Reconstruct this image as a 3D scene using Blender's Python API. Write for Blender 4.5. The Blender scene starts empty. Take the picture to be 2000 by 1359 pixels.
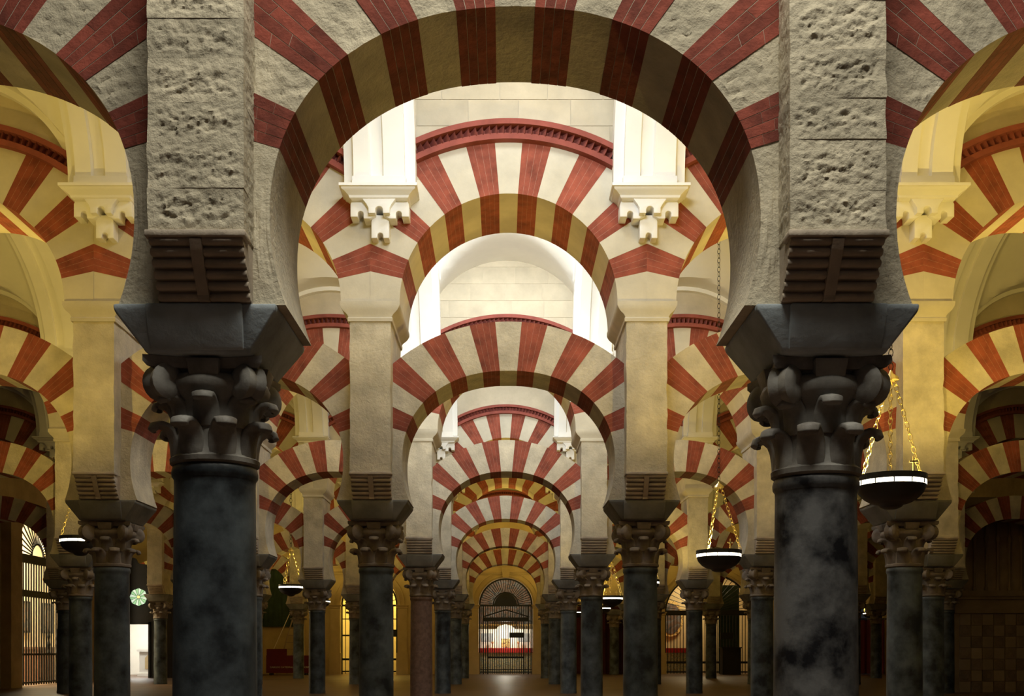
import bpy, bmesh, math, random
from mathutils import Vector, Matrix, noise
random.seed(7)
PI = math.pi
sc = bpy.context.scene
COL = sc.collection

# ------------------------------------------------------------------ camera
F_PX, PX, PY = 2083.0, 983.0, 1268.0          # focal length and principal point in the 2000x1359 frame
EYE = 1.10
cam = bpy.data.cameras.new('camera'); co = bpy.data.objects.new('camera', cam); COL.objects.link(co)
co.location = (0, 0, EYE); co.rotation_euler = (PI/2, 0, 0)
cam.sensor_fit = 'HORIZONTAL'; cam.sensor_width = 36.0; cam.lens = F_PX/2000*36
cam.shift_x = (1000-PX)/2000; cam.shift_y = (PY-679.5)/2000
cam.clip_start = 0.05; cam.clip_end = 200
sc.camera = co
# ------------------------------------------------------------------ world, exposure
w = bpy.data.worlds.new('world'); sc.world = w; w.use_nodes = True
w.node_tree.nodes['Background'].inputs[0].default_value = (0.75, 0.85, 1.0, 1)
w.node_tree.nodes['Background'].inputs[1].default_value = 0.015
sc.view_settings.view_transform = 'Standard'; sc.view_settings.look = 'None'
sc.view_settings.exposure = 0.0; sc.view_settings.gamma = 1.0
sc.view_settings.use_curve_mapping = False

# ------------------------------------------------------------------ layout
W = 3.15; XC = 0.06                            # bay width and the axis of the central bay
A = 7.0; Y1 = 5.72                             # distance between arcades, axis of the first
def rowy(r): return Y1 + (r-1)*A
def colx(c): return XC + c*W                   # c = ... -1.5, -0.5, 0.5, 1.5 ...
T1, T2 = 0.72, 1.15                            # thickness of lower and upper arches
Z_SHAFT, Z_CAP, Z_IMP, Z_CORB, Z_PIER, Z_SPR = 2.07, 2.60, 2.83, 3.10, 4.85, 5.05
WALL_Y = 47.2
LEFT_X, RIGHT_X = -14.1, 14.6

def area(name, loc, rot, size, power, color, sy=None, spread=None):
    l = bpy.data.lights.new(name, 'AREA'); l.energy = power; l.color = color
    l.shape = 'RECTANGLE'; l.size = size; l.size_y = sy or size
    if spread: l.spread = spread
    o = bpy.data.objects.new(name, l); COL.objects.link(o); o.location = loc; o.rotation_euler = rot
    return o
def point(name, loc, power, color, radius=0.1):
    l = bpy.data.lights.new(name, 'POINT'); l.energy = power; l.color = color; l.shadow_soft_size = radius
    o = bpy.data.objects.new(name, l); COL.objects.link(o); o.location = loc
    return o
DAY = (0.86, 0.93, 1.0); COOL = (1.0, 0.96, 0.82); WARM = (1.0, 0.71, 0.165); WARMW = (1.0, 0.82, 0.5)
# unseen area lights added below the vault crowns to stand for daylight
area('warm_fill_light', (4.9, 2.6, 5.2), (0, -0.9, 0.3), 0.35, 26, WARM)  # unseen warm light added to yellow the right front pier
area('vault_fill_light', (XC+0.3, 2.75, 8.2), (0, 0, 0), 3.4, 335, COOL, 1.4, 2.8)
for r, e, k in ((1, 92, 68), (2, 120, 92), (3, 84, 50)):
    area('vault_fill_light', (XC, rowy(r)+4.0, 8.15), (0, 0, 0), 1.8, e, DAY, 1.6)
    # added area light, high on the near side, whitening the next arcade's front
    area('high_fill_light', (XC, rowy(r)+T2/2+0.08, 7.0), (PI/2+0.12, 0, 0), 1.9, k, DAY, 0.8, 1.5)
# unseen warm fill lights behind the piers, turned up at the vaults
for r, cs, e in ((1, (-2.5, -1.5, 1.5, 2.5), 36), (2, (-2.5, -1.5, 1.5, 2.5), 42),
                 (3, (-1.5, 1.5), 45), (4, (-0.5, 0.5), 45),
                 (5, (-1.5, -0.5, 0.5, 1.5), 45), (6, (-2.5, -0.5, 0.5, 2.5), 40)):
    for c in cs:
        area('warm_fill_light', (colx(c), rowy(r)+T2/2+0.45, 5.0), (PI-0.5, 0, 0), 0.35, e, WARM)

# small warm floodlights lying on the crowns of the lower arches, lighting the upper arches from below
for r, bs, e in ((2, (-2, -1, 0, 1, 2), 9.0), (3, (-2, -1, 0, 1, 2), 8.0), (4, (-2, -1, 0, 1, 2), 7.0), (5, (-1, 0, 1), 7.0)):
    for b in bs:
        area('crown_floodlight', (XC+b*W, rowy(r)+0.12, 4.96), (PI, 0, 0), 0.25, e*(0.6 if b == 0 and r < 4 else 1), WARM)

# ------------------------------------------------------------------ materials
def mat(name, base, rough=0.85, var=0.25, vscale=2.0, bump=0.0, bscale=14.0, dark=None, metal=0.0,
        emit=None, estr=0.0, spec=0.3, objvar=0.12, detail=6.0, courses=False, bdist=0.02, lo=0.3, hi=0.7):
    m = bpy.data.materials.new(name); m.use_nodes = True
    nt = m.node_tree; N = nt.nodes; L = nt.links; b = N['Principled BSDF']
    b.inputs['Roughness'].default_value = rough; b.inputs['Metallic'].default_value = metal
    b.inputs['Specular IOR Level'].default_value = spec
    tc = N.new('ShaderNodeTexCoord'); oi = N.new('ShaderNodeObjectInfo')
    add = N.new('ShaderNodeVectorMath'); add.operation = 'MULTIPLY_ADD'
    add.inputs[1].default_value = (37.0, 11.0, 53.0)
    L.new(oi.outputs['Random'], add.inputs[0]); L.new(tc.outputs['Object'], add.inputs[2])
    vec = add.outputs[0]
    n1 = N.new('ShaderNodeTexNoise'); n1.inputs['Scale'].default_value = vscale; n1.inputs['Detail'].default_value = detail
    n1.inputs['Roughness'].default_value = 0.6
    L.new(vec, n1.inputs['Vector'])
    ramp = N.new('ShaderNodeMapRange'); ramp.inputs[1].default_value = lo; ramp.inputs[2].default_value = hi
    L.new(n1.outputs['Fac'], ramp.inputs[0])
    mx = N.new('ShaderNodeMix'); mx.data_type = 'RGBA'
    d = dark or tuple(c*(1-var) for c in base)
    mx.inputs[6].default_value = (*d, 1); mx.inputs[7].default_value = (*[min(1, c*(1+var*0.4)) for c in base], 1)
    L.new(ramp.outputs[0], mx.inputs[0])
    col = mx.outputs[2]
    if objvar:
        hv = N.new('ShaderNodeHueSaturation'); mr = N.new('ShaderNodeMapRange')
        mr.inputs[3].default_value = 1-objvar; mr.inputs[4].default_value = 1+objvar
        L.new(oi.outputs['Random'], mr.inputs[0]); L.new(mr.outputs[0], hv.inputs['Value']); L.new(col, hv.inputs['Color'])
        col = hv.outputs[0]
    if courses:                                 # pale painted joint lines across each brick block
        uv = N.new('ShaderNodeUVMap'); sx = N.new('ShaderNodeSeparateXYZ'); L.new(uv.outputs[0], sx.inputs[0])
        mu = N.new('ShaderNodeMath'); mu.operation = 'MULTIPLY'; mu.inputs[1].default_value = 4.0; L.new(sx.outputs[0], mu.inputs[0])
        pp = N.new('ShaderNodeMath'); pp.operation = 'PINGPONG'; pp.inputs[1].default_value = 0.5; L.new(mu.outputs[0], pp.inputs[0])
        lt = N.new('ShaderNodeMath'); lt.operation = 'LESS_THAN'; lt.inputs[1].default_value = 0.0155; L.new(pp.outputs[0], lt.inputs[0])
        nb = N.new('ShaderNodeTexNoise'); nb.inputs['Scale'].default_value = 30; L.new(vec, nb.inputs['Vector'])
        mm = N.new('ShaderNodeMath'); mm.operation = 'MULTIPLY'; L.new(lt.outputs[0], mm.inputs[0]); L.new(nb.outputs['Fac'], mm.inputs[1])
        m2 = N.new('ShaderNodeMix'); m2.data_type = 'RGBA'; L.new(mm.outputs[0], m2.inputs[0]); L.new(col, m2.inputs[6])
        m2.inputs[7].default_value = (0.55, 0.42, 0.32, 1); col = m2.outputs[2]
    L.new(col, b.inputs['Base Color'])
    if bump:
        n2 = N.new('ShaderNodeTexNoise'); n2.inputs['Scale'].default_value = bscale; n2.inputs['Detail'].default_value = 8
        n2.inputs['Roughness'].default_value = 0.62; n2.inputs['Distortion'].default_value = 0.15
        L.new(vec, n2.inputs['Vector'])
        bp = N.new('ShaderNodeBump'); bp.inputs['Strength'].default_value = bump; bp.inputs['Distance'].default_value = bdist
        L.new(n2.outputs['Fac'], bp.inputs['Height']); L.new(bp.outputs[0], b.inputs['Normal'])
    if emit:
        b.inputs['Emission Color'].default_value = (*emit, 1); b.inputs['Emission Strength'].default_value = estr
    return m
M = {}
M['stone'] = mat('rough_cream_stone', (0.60, 0.535, 0.40), bump=0.75, bscale=26, vscale=3.5, var=0.30, objvar=0.08, bdist=0.018)
M['plaster_stone'] = mat('smooth_cream_stone', (0.59, 0.535, 0.41), bump=0.25, bscale=8, vscale=2.2, var=0.18, objvar=0.05)
M['red'] = mat('red_painted_brick', (0.30, 0.075, 0.043), bump=0.45, bscale=16, vscale=5, var=0.45, objvar=0.12, courses=True)
M['brick'] = mat('dark_red_brick', (0.27, 0.062, 0.040), bump=0.5, bscale=16, vscale=6, var=0.5, objvar=0.18)
M['mortar'] = mat('pale_mortar', (0.50, 0.42, 0.33), bump=0.2)
M['cornice'] = mat('red_cornice', (0.27, 0.07, 0.05), bump=0.2, vscale=4, var=0.3)
M['plaster'] = mat('white_plaster', (0.78, 0.75, 0.66), rough=0.9, bump=0.06, bscale=5, var=0.06, objvar=0.0)
M['white'] = mat('white_carved_plaster', (0.82, 0.80, 0.74), rough=0.8, bump=0.08, bscale=8, var=0.06, objvar=0.02)
M['ashlar'] = mat('pale_ashlar', (0.52, 0.45, 0.32), bump=0.25, bscale=7, vscale=3, var=0.16, objvar=0.05)
M['cool_impost'] = mat('cool_tinted_impost_stone', (0.40, 0.46, 0.50), rough=0.7, bump=0.35, bscale=9, vscale=3, var=0.4, dark=(0.24, 0.27, 0.29))  # front imposts: blue cast of the cool light is mixed into the colour
M['shaded_impost'] = mat('shaded_impost_stone', (0.21, 0.205, 0.185), rough=0.75, bump=0.35, bscale=9, vscale=3, var=0.4)  # darker copy of the same stone, shade of the farther rows in its colour
M['capital'] = mat('dark_carved_marble', (0.30, 0.29, 0.265), rough=0.55, bump=0.3, bscale=10, vscale=4, var=0.45, dark=(0.11, 0.095, 0.08))
M['capital_pale'] = mat('pale_carved_marble', (0.25, 0.205, 0.16), rough=0.7, bump=0.4, bscale=12, vscale=5, var=0.4)
M['corbel'] = mat('brown_corbel_stone', (0.50, 0.42, 0.33), rough=0.8, bump=0.4, bscale=14, vscale=4, var=0.35)
M['shaft'] = mat('dark_blue_grey_marble', (0.085, 0.102, 0.112), rough=0.42, bump=0.15, bscale=9, vscale=3.4, var=0.6, dark=(0.018, 0.021, 0.024), objvar=0.2, detail=12, lo=0.36, hi=0.66)
M['shaft_b'] = mat('veined_black_marble', (0.115, 0.115, 0.115), rough=0.42, bump=0.2, bscale=8, vscale=4.5, var=0.6, dark=(0.010, 0.010, 0.012), objvar=0.1, detail=14, lo=0.37, hi=0.62)
M['shaft_pink'] = mat('rose_granite', (0.17, 0.105, 0.08), rough=0.6, bump=0.2, bscale=30, vscale=14, var=0.4)
M['floor'] = mat('brown_marble_floor', (0.11, 0.062, 0.034), rough=0.42, bump=0.03, vscale=1.2, var=0.4, objvar=0, spec=0.5)
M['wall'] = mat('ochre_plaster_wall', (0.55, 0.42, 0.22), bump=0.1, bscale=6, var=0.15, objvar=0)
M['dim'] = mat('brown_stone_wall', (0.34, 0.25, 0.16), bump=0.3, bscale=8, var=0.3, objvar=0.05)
M['tile_a'] = mat('plain_stone_tile', (0.36, 0.27, 0.18), bump=0.2, var=0.2)
M['tile_b'] = mat('carved_stone_tile', (0.29, 0.21, 0.14), bump=1.0, bscale=26, var=0.4)
M['iron'] = mat('black_iron', (0.02, 0.02, 0.02), rough=0.5, spec=0.4, var=0.3)
M['lamp'] = mat('dark_lamp_bowl', (0.025, 0.025, 0.022), rough=0.35, spec=0.5, var=0.3)
M['gold'] = mat('brass_chain', (0.80, 0.68, 0.38), rough=0.35, metal=1.0, var=0.2)
M['strip'] = mat('lit_lamp_strip', (0.9, 0.85, 0.7), emit=(1.0, 0.9, 0.68), estr=5.0)
M['blackwood'] = mat('black_timber', (0.018, 0.016, 0.016), rough=0.7, var=0.3)
M['green'] = mat('dark_green_cloth', (0.03, 0.05, 0.03), rough=0.9, var=0.4)
M['maroon'] = mat('maroon_board', (0.13, 0.012, 0.018), rough=0.6, var=0.2)
M['curtain'] = mat('dark_maroon_curtain', (0.05, 0.008, 0.01), rough=0.9, var=0.4)
M['redcloth'] = mat('red_cloth', (0.42, 0.02, 0.015), rough=0.8, var=0.2)
M['letter'] = mat('pale_lettering', (0.75, 0.68, 0.55), rough=0.6, var=0.05)
M['marble_white'] = mat('white_altar_marble', (0.82, 0.80, 0.72), rough=0.5, var=0.1)
M['brown'] = mat('brown_wood', (0.16, 0.07, 0.035), rough=0.6, var=0.4, vscale=5)
M['glass_green'] = mat('green_lit_glass', (0.4, 0.7, 0.45), emit=(0.42, 0.80, 0.42), estr=0.55, var=0.2)
M['glass_white'] = mat('white_lit_glass', (0.7, 0.8, 0.7), emit=(0.72, 0.95, 0.72), estr=0.75, var=0.1)
M['glass_gold'] = mat('gold_lit_glass', (0.8, 0.6, 0.2), emit=(1.0, 0.8, 0.25), estr=1.2, var=0.1)
def picture_mat(name, cols, scale):
    m = bpy.data.materials.new(name); m.use_nodes = True; nt = m.node_tree; N = nt.nodes; L = nt.links
    tc = N.new('ShaderNodeTexCoord'); v = N.new('ShaderNodeTexNoise'); v.inputs['Scale'].default_value = scale
    v.inputs['Detail'].default_value = 5; v.inputs['Distortion'].default_value = 1.2
    L.new(tc.outputs['Object'], v.inputs['Vector']); r = N.new('ShaderNodeValToRGB'); r.color_ramp.interpolation = 'LINEAR'
    e = r.color_ramp.elements; n = len(cols)
    e[0].position = 0.32; e[0].color = (*cols[0], 1); e[1].position = 0.68; e[1].color = (*cols[-1], 1)
    for i in range(1, n-1):
        k = e.new(0.32+0.36*i/(n-1)); k.color = (*cols[i], 1)
    L.new(v.outputs['Fac'], r.inputs[0]); L.new(r.outputs[0], N['Principled BSDF'].inputs['Base Color'])
    N['Principled BSDF'].inputs['Roughness'].default_value = 0.6
    return m
M['painting'] = picture_mat('dim_oil_painting', [(0.02, 0.025, 0.025), (0.07, 0.065, 0.06), (0.13, 0.065, 0.035), (0.12, 0.13, 0.14), (0.02, 0.02, 0.018)], 3.0)
M['azulejo'] = picture_mat('speckled_altar_front', [(0.12, 0.10, 0.05), (0.55, 0.42, 0.15), (0.5, 0.45, 0.36), (0.12, 0.2, 0.12), (0.6, 0.5, 0.35)], 13.0)
M['gilt'] = picture_mat('gilded_carving', [(0.06, 0.04, 0.02), (0.5, 0.3, 0.08), (0.75, 0.55, 0.2), (0.2, 0.1, 0.04)], 9.0)

# ------------------------------------------------------------------ helpers
def tag(o, label=None, cat=None, group=None, kind=None):
    if label: o['label'] = label
    if cat: o['category'] = cat
    if group: o['group'] = group
    if kind: o['kind'] = kind
    return o
def link(name, data, parent=None, loc=(0, 0, 0), rot=(0, 0, 0), scale=None):
    o = bpy.data.objects.new(name, data); COL.objects.link(o)
    o.location = loc; o.rotation_euler = rot
    if scale: o.scale = scale
    if parent: o.parent = parent
    return o
def empty(name, loc, label=None, cat=None, group=None, kind='thing', rotz=0):
    o = link(name, None, None, loc, (0, 0, rotz)); o.empty_display_size = 0.1
    return tag(o, label, cat, group, kind)
class MB:
    """collects shapes for one mesh"""
    def __init__(s): s.v = []; s.f = []; s.u = None
    def add(s, v, f):
        k = len(s.v); s.v += [tuple(p) for p in v]; s.f += [tuple(i+k for i in q) for q in f]; return s
    def box(s, x0, x1, y0, y1, z0, z1):
        return s.add([(x0, y0, z0), (x1, y0, z0), (x1, y1, z0), (x0, y1, z0), (x0, y0, z1), (x1, y0, z1), (x1, y1, z1), (x0, y1, z1)],
                     [(0, 3, 2, 1), (4, 5, 6, 7), (0, 1, 5, 4), (1, 2, 6, 5), (2, 3, 7, 6), (3, 0, 4, 7)])
    def rings(s, rings, cap=True, closed=False):
        n = len(rings[0]); k = len(s.v)
        for r in rings: s.v += [tuple(p) for p in r]
        for i in range(len(rings)-1 + (1 if closed else 0)):
            a = k+i*n; b = k+((i+1) % len(rings))*n
            for j in range(n): s.f.append((a+j, a+(j+1) % n, b+(j+1) % n, b+j))
        if cap and not closed:
            s.f.append(tuple(k+j for j in reversed(range(n)))); s.f.append(tuple(k+(len(rings)-1)*n+j for j in range(n)))
        return s
    def lathe(s, prof, seg=24, cx=0, cy=0, cap=True):
        return s.rings([[(cx+r*math.cos(2*PI*j/seg), cy+r*math.sin(2*PI*j/seg), z) for j in range(seg)] for r, z in prof], cap)
    def tube(s, a, b, r, seg=6):
        a = Vector(a); b = Vector(b); d = (b-a).normalized(); u = d.orthogonal().normalized(); v = d.cross(u)
        return s.rings([[p+r*(math.cos(2*PI*j/seg)*u+math.sin(2*PI*j/seg)*v) for j in range(seg)] for p in (a, b)])
    def prism(s, poly, y0, y1):
        """outline in x,z (counter-clockwise seen from -y) pulled along y"""
        n = len(poly); k = len(s.v)
        s.v += [(x, y0, z) for x, z in poly]+[(x, y1, z) for x, z in poly]
        s.f.append(tuple(k+j for j in range(n))); s.f.append(tuple(k+n+j for j in reversed(range(n))))
        for j in range(n): s.f.append((k+j, k+n+j, k+n+(j+1) % n, k+(j+1) % n))
        return s
    def mesh(s, name, m, smooth=None):
        me = bpy.data.meshes.new(name); me.from_pydata(s.v, [], s.f)
        if s.u:
            uv = me.uv_layers.new(name='UVMap')
            for lp in me.loops: uv.data[lp.index].uv = (s.u[lp.vertex_index], 0)
        me.materials.append(M[m] if isinstance(m, str) else m)
        bm = bmesh.new(); bm.from_mesh(me); bmesh.ops.recalc_face_normals(bm, faces=bm.faces); bm.to_mesh(me); bm.free()
        if smooth:
            me.polygons.foreach_set('use_smooth', [True]*len(me.polygons)); me.set_sharp_from_angle(angle=math.radians(smooth))
        me.update(); return me
    def obj(s, name, m, parent=None, loc=(0, 0, 0), rot=(0, 0, 0), smooth=None):
        return link(name, s.mesh(name, m, smooth), parent, loc, rot)
ORD = ['front', 'second', 'third', 'fourth', 'fifth', 'sixth', 'seventh', 'eighth']
NTH = ['first', 'second', 'third', 'fourth', 'fifth']
def colpos(c):
    k = int(abs(c)-0.5); return f"{NTH[k]} {'left' if c < 0 else 'right'} of the central aisle"
def baypos(b):
    return 'central bay' if b == 0 else f"{NTH[abs(b)-1]} bay {'left' if b < 0 else 'right'} of centre"

# ------------------------------------------------------------------ arches
def lower_curve():
    a, b, n, zc, zb = 1.235, 1.06, 2.2, 3.27, Z_IMP
    pts = []
    for i in range(121):
        t = i/120*PI/2; pts.append((a*math.sin(t)**(2/n), zc+b*max(0, math.cos(t))**(2/n)))
    e = math.asin((zc-zb)/a)
    for i in range(1, 31):
        t = e*i/30; pts.append((a*math.cos(t), zc-a*math.sin(t)))
    return pts, zc
def upper_curve():
    return [(1.24*math.sin(i/120*PI/2), Z_SPR+1.24*math.cos(i/120*PI/2)) for i in range(121)], Z_SPR
def arch_spec(kind):
    pts, zc = lower_curve() if kind == 'lower' else upper_curve()
    s = [0]
    for p, q in zip(pts, pts[1:]): s.append(s[-1]+math.hypot(q[0]-p[0], q[1]-p[1]))
    def at(d):
        d = min(max(d, 0), s[-1]-1e-6)
        for i in range(len(s)-1):
            if s[i+1] >= d:
                f = (d-s[i])/(s[i+1]-s[i]); p, q = pts[i], pts[i+1]
                return (p[0]+f*(q[0]-p[0]), p[1]+f*(q[1]-p[1]))
    if kind == 'lower': R, z0, xe, h, st = 2.08, 4.90-2.08, W/2-0.215, 0.10, 0.198
    else: R, z0, xe, h, st = 2.37, 6.87-2.37, W/2, math.radians(4.9)*1.24, math.radians(10.35)*1.24
    def out(p):
        dx, dz = p[0], p[1]-zc; l = math.hypot(dx, dz); dx /= l; dz /= l
        # ray from (0,zc) with the extrados circle about (0,z0)
        k = zc-z0; bq = dz*k; t = -bq+math.sqrt(bq*bq-(k*k-R*R)); x, z = dx*t, zc+dz*t
        if x > xe: x, z = xe, zc+dz/dx*xe
        return (x, z)
    cuts = [h+st*j for j in range(8)]
    corner = None
    return at, out, cuts, s[-1], xe
def piece_mesh(name, inner, outer, t, m, fr, rows=1, rough=0.0, shrink=0.0):
    """wedge between an inner and an outer polyline, thickness t about y=0"""
    mb = MB(); n = len(inner); k = rows+1
    grid = []
    for i in range(n):
        a, b = inner[i], outer[i]
        for j in range(k):
            f = j/rows; grid.append((a[0]+(b[0]-a[0])*f, a[1]+(b[1]-a[1])*f))
    v = []
    for side in (0, 1):
        for q, (x, z) in enumerate(grid):
            y = -t/2 if side == 0 else t/2
            i, j = divmod(q, k)
            if rough and side == 0 and 0 < i < n-1:
                ex = min(i, n-1-i)/3.0; ey = min(j+0.6, rows-j+0.6)/2.5
                e = min(1, ex)*min(1, ey)
                y += rough*e*noise.fractal(Vector((x*20+z*7, z*27-x*7, t*7+inner[0][0])), 0.55, 2.0, 5)
            v.append((x, y, z))
    f = []; g = len(grid)
    for i in range(n-1):
        for j in range(rows):
            a = i*k+j; b = a+k
            f.append((a, b, b+1, a+1)); f.append((g+a, g+a+1, g+b+1, g+b))
        a = i*k; b = a+k; f.append((a, g+a, g+b, b))
        a = i*k+rows; b = a+k; f.append((a, b, g+b, g+a))
    for i in (0, n-1):
        for j in range(rows):
            a = i*k+j; f.append((a, a+1, g+a+1, g+a))
    mb.add(v, f); mb.u = [fr[q % g // k] for q in range(2*g)]
    return mb.mesh(name, m, 35)
def arch_pieces(kind):
    """-> list of (red?, inner pts, outer pts, fractions): key, seven pairs, two springers"""
    at, out, cuts, end, xe = arch_spec(kind)
    res = []
    def seg(s0, s1, n):
        ss = [s0+(s1-s0)*i/n for i in range(n+1)]
        # put a division where the outer edge turns the corner at the pier
        pi = [at(abs(x)) for x in ss]; po = [out(p) for p in pi]
        sg = [1 if x >= 0 else -1 for x in ss]
        pi = [(p[0]*g, p[1]) for p, g in zip(pi, sg)]; po = [(p[0]*g, p[1]) for p, g in zip(po, sg)]
        return pi, po, [i/n for i in range(n+1)]
    res.append((False, *seg(-cuts[0], cuts[0], 12)))
    for j in range(7):
        i_, o_, f_ = seg(cuts[j], cuts[j+1], 12)
        red = (j % 2 == 0)
        res.append((red, i_, o_, f_)); res.append((red, [(-x, z) for x, z in i_][::-1], [(-x, z) for x, z in o_][::-1], f_))
    n = 12; pi = [at(cuts[7]+(end-cuts[7])*i/n) for i in range(n+1)]
    zt = out(pi[0])[1]; zb = pi[-1][1]
    po = [(xe, zt+(zb-zt)*i/n) for i in range(n+1)]
    res.append((False, pi, po, [i/n for i in range(n+1)]))
    res.append((False, [(-x, z) for x, z in pi][::-1], [(-x, z) for x, z in po][::-1], [i/n for i in range(n+1)]))
    return res
LOWER, UPPER = arch_pieces('lower'), arch_pieces('upper')
LM = [piece_mesh('voussoir', i, o, T1, 'red' if r else 'stone', f) for r, i, o, f in LOWER]
UM = [piece_mesh('voussoir', i, o, T2, 'red' if r else 'plaster_stone', f) for r, i, o, f in UPPER]
LM1 = [piece_mesh('voussoir', i, o, T1, 'mortar' if r else 'stone', f, rows=1 if r else 26, rough=0 if r else 0.011) for r, i, o, f in
       [(r, i, o, f) for r, i, o, f in LOWER]]
def brick_meshes(i_, o_, flip):
    """eight bricks (four courses, each broken once) for one red block of the front arches"""
    n = len(i_)-1; res = []
    for c in range(4):
        def P(u, v):
            x = u*n; k = min(int(x), n-1); f = x-k
            a = (i_[k][0]+(i_[k+1][0]-i_[k][0])*f, i_[k][1]+(i_[k+1][1]-i_[k][1])*f)
            b = (o_[k][0]+(o_[k+1][0]-o_[k][0])*f, o_[k][1]+(o_[k+1][1]-o_[k][1])*f)
            return (a[0]+(b[0]-a[0])*v, a[1]+(b[1]-a[1])*v)
        u0, u1 = c/4+(0.0 if c == 0 else 0.009), (c+1)/4-(0.0 if c == 3 else 0.009)
        brk = (0.38, 0.66, 0.45, 0.72)[(c+(1 if flip else 0)) % 4]
        for v0, v1 in ((-0.0022, brk-0.003), (brk+0.003, 1.0)):
            ii = [P(u0+(u1-u0)*q/2, v0) for q in range(3)]; oo = [P(u0+(u1-u0)*q/2, v1) for q in range(3)]
            res.append(piece_mesh('brick', ii, oo, T1+0.003, 'brick', [0.3]*3))
    return res
BM1 = {}
for k, (r, i, o, f) in enumerate(LOWER):
    if r: BM1[k] = brick_meshes(i, o, k % 3)
def make_arch(r, b, kind):
    pcs = LOWER if kind == 'lower' else UPPER
    x, y = XC+b*W, rowy(r)
    if kind == 'lower': lab = f"lower red and cream striped horseshoe arch, {baypos(b)}, {ORD[r-1]} arcade"
    else: lab = f"upper red and cream striped round arch, {baypos(b)}, {ORD[r-1]} arcade"
    root = empty('horseshoe_arch' if kind == 'lower' else 'round_arch', (x, y, 0), lab, 'arch', f'{kind} striped arches of the arcades')
    for k, pc in enumerate(pcs):
        me = (LM1 if r == 1 else LM)[k] if kind == 'lower' else UM[k]
        dy = 0 if pc[0] else random.uniform(-0.004, 0.004)
        v = link('voussoir', me, root, (0, dy, 0))
        if kind == 'lower' and r == 1 and pc[0]:
            for bm_ in BM1[k]: link('brick', bm_, v, (0, random.uniform(-0.0005, 0.0005), 0))
    return root
# cornice over an upper arch: two red bands and a row of sawtooth bricks between them
def arc_band(R, r0, r1, y0, y1, xe, z0, n=40):
    a = math.asin(min(0.999, xe/R)); rings = []
    for i in range(n+1):
        t = -a+2*a*i/n; s_, c_ = math.sin(t), math.cos(t)
        rings.append([(r0*s_, y0, z0+r0*c_), (r1*s_, y0, z0+r1*c_), (r1*s_, y1, z0+r1*c_), (r0*s_, y1, z0+r0*c_)])
    return MB().rings(rings)
CR, CZ = 2.37, 6.87-2.37
CX = 1.38
def _cornice_meshes():
    y = -T2/2
    lo = arc_band(CR, CR, CR+0.065, y-0.10, y+0.1, CX, CZ).mesh('cornice', 'cornice', 30)
    up = arc_band(CR, CR+0.145, CR+0.205, y-0.15, y+0.1, CX, CZ).mesh('cornice_band', 'cornice', 30)
    bk = arc_band(CR, CR+0.06, CR+0.15, y-0.015, y+0.1, CX, CZ).mesh('cornice_back', 'cornice', 30)
    tooth = MB().add([(-0.034, 0.06, -0.045), (0.034, 0.06, -0.045), (0.030, -0.05, -0.045), (-0.034, 0.06, 0.045), (0.034, 0.06, 0.045), (0.030, -0.05, 0.045)],
                     [(0, 2, 1), (3, 4, 5), (0, 1, 4, 3), (1, 2, 5, 4), (2, 0, 3, 5)]).mesh('dentil', 'cornice')
    return lo, up, bk, tooth
C_LO, C_UP, C_BK, C_T = _cornice_meshes()
def dentil_spots():
    a = math.asin(CX/CR)-0.012; n = 39
    for i in range(n):
        t = -a+2*a*i/(n-1); yield t, (CR+0.105)
def add_cornice(arch, fine):
    c = link('cornice', C_LO, arch); link('cornice_back', C_BK, c); link('cornice_band', C_UP, c)
    y = -T2/2-0.07
    if fine:
        for t, rr in dentil_spots(): link('dentil', C_T, c, (rr*math.sin(t), y, CZ+rr*math.cos(t)), (0, t, 0))
    else:
        global C_TEETH
        if 'C_TEETH' not in globals():
            mb = MB()
            for t, rr in dentil_spots():
                R_ = Matrix.Rotation(t, 3, 'Y')
                vs = [R_ @ v.co + Vector((rr*math.sin(t), y, CZ+rr*math.cos(t))) for v in C_T.vertices]
                mb.add(vs, [tuple(p.vertices) for p in C_T.polygons])
            C_TEETH = mb.mesh('dentil_course', 'cornice')
        tag(link('dentil_course', C_TEETH, c), kind='stuff')

# ------------------------------------------------------------------ columns
def leaf_mesh(h, r0, wid, curl):
    mb = MB(); k_ = curl/0.06
    path = [(0.004, 0.0), (0.008, 0.3*h), (0.016, 0.58*h), (0.030, 0.78*h), (0.030+0.026*k_, 0.92*h), (0.030+0.052*k_, 0.965*h), (0.030+0.075*k_, 0.92*h), (0.030+0.082*k_, 0.83*h), (0.030+0.070*k_, 0.77*h)]
    wd = [1.05, 1.1, 1.08, 1.0, 0.92, 0.88, 0.84, 0.78, 0.70]; th = [0.03, 0.03, 0.03, 0.032, 0.034, 0.036, 0.038, 0.034, 0.022]
    rings = []
    for i, ((d, z), q, t) in enumerate(zip(path, wd, th)):
        p0, p1 = path[max(0, i-1)], path[min(len(path)-1, i+1)]
        tx, tz = p1[0]-p0[0], p1[1]-p0[1]; l = math.hypot(tx, tz); nx_, nz_ = tz/l, -tx/l
        hw = wid*q/2; rg = []
        for u in (-1, -0.6, 0, 0.6, 1):
            e = t/2*(1-0.35*u*u); o_ = -0.022*u*u; rg.append((u*hw, -(r0+d+nx_*e+o_), z+nz_*e))
        for u in (1, 0.6, 0, -0.6, -1):
            e = -t/2*(1-0.35*u*u); o_ = -0.022*u*u; rg.append((u*hw, -(r0+d+nx_*e+o_), z+nz_*e))
        rings.append(rg)
    mb.rings(rings); return mb
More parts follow.
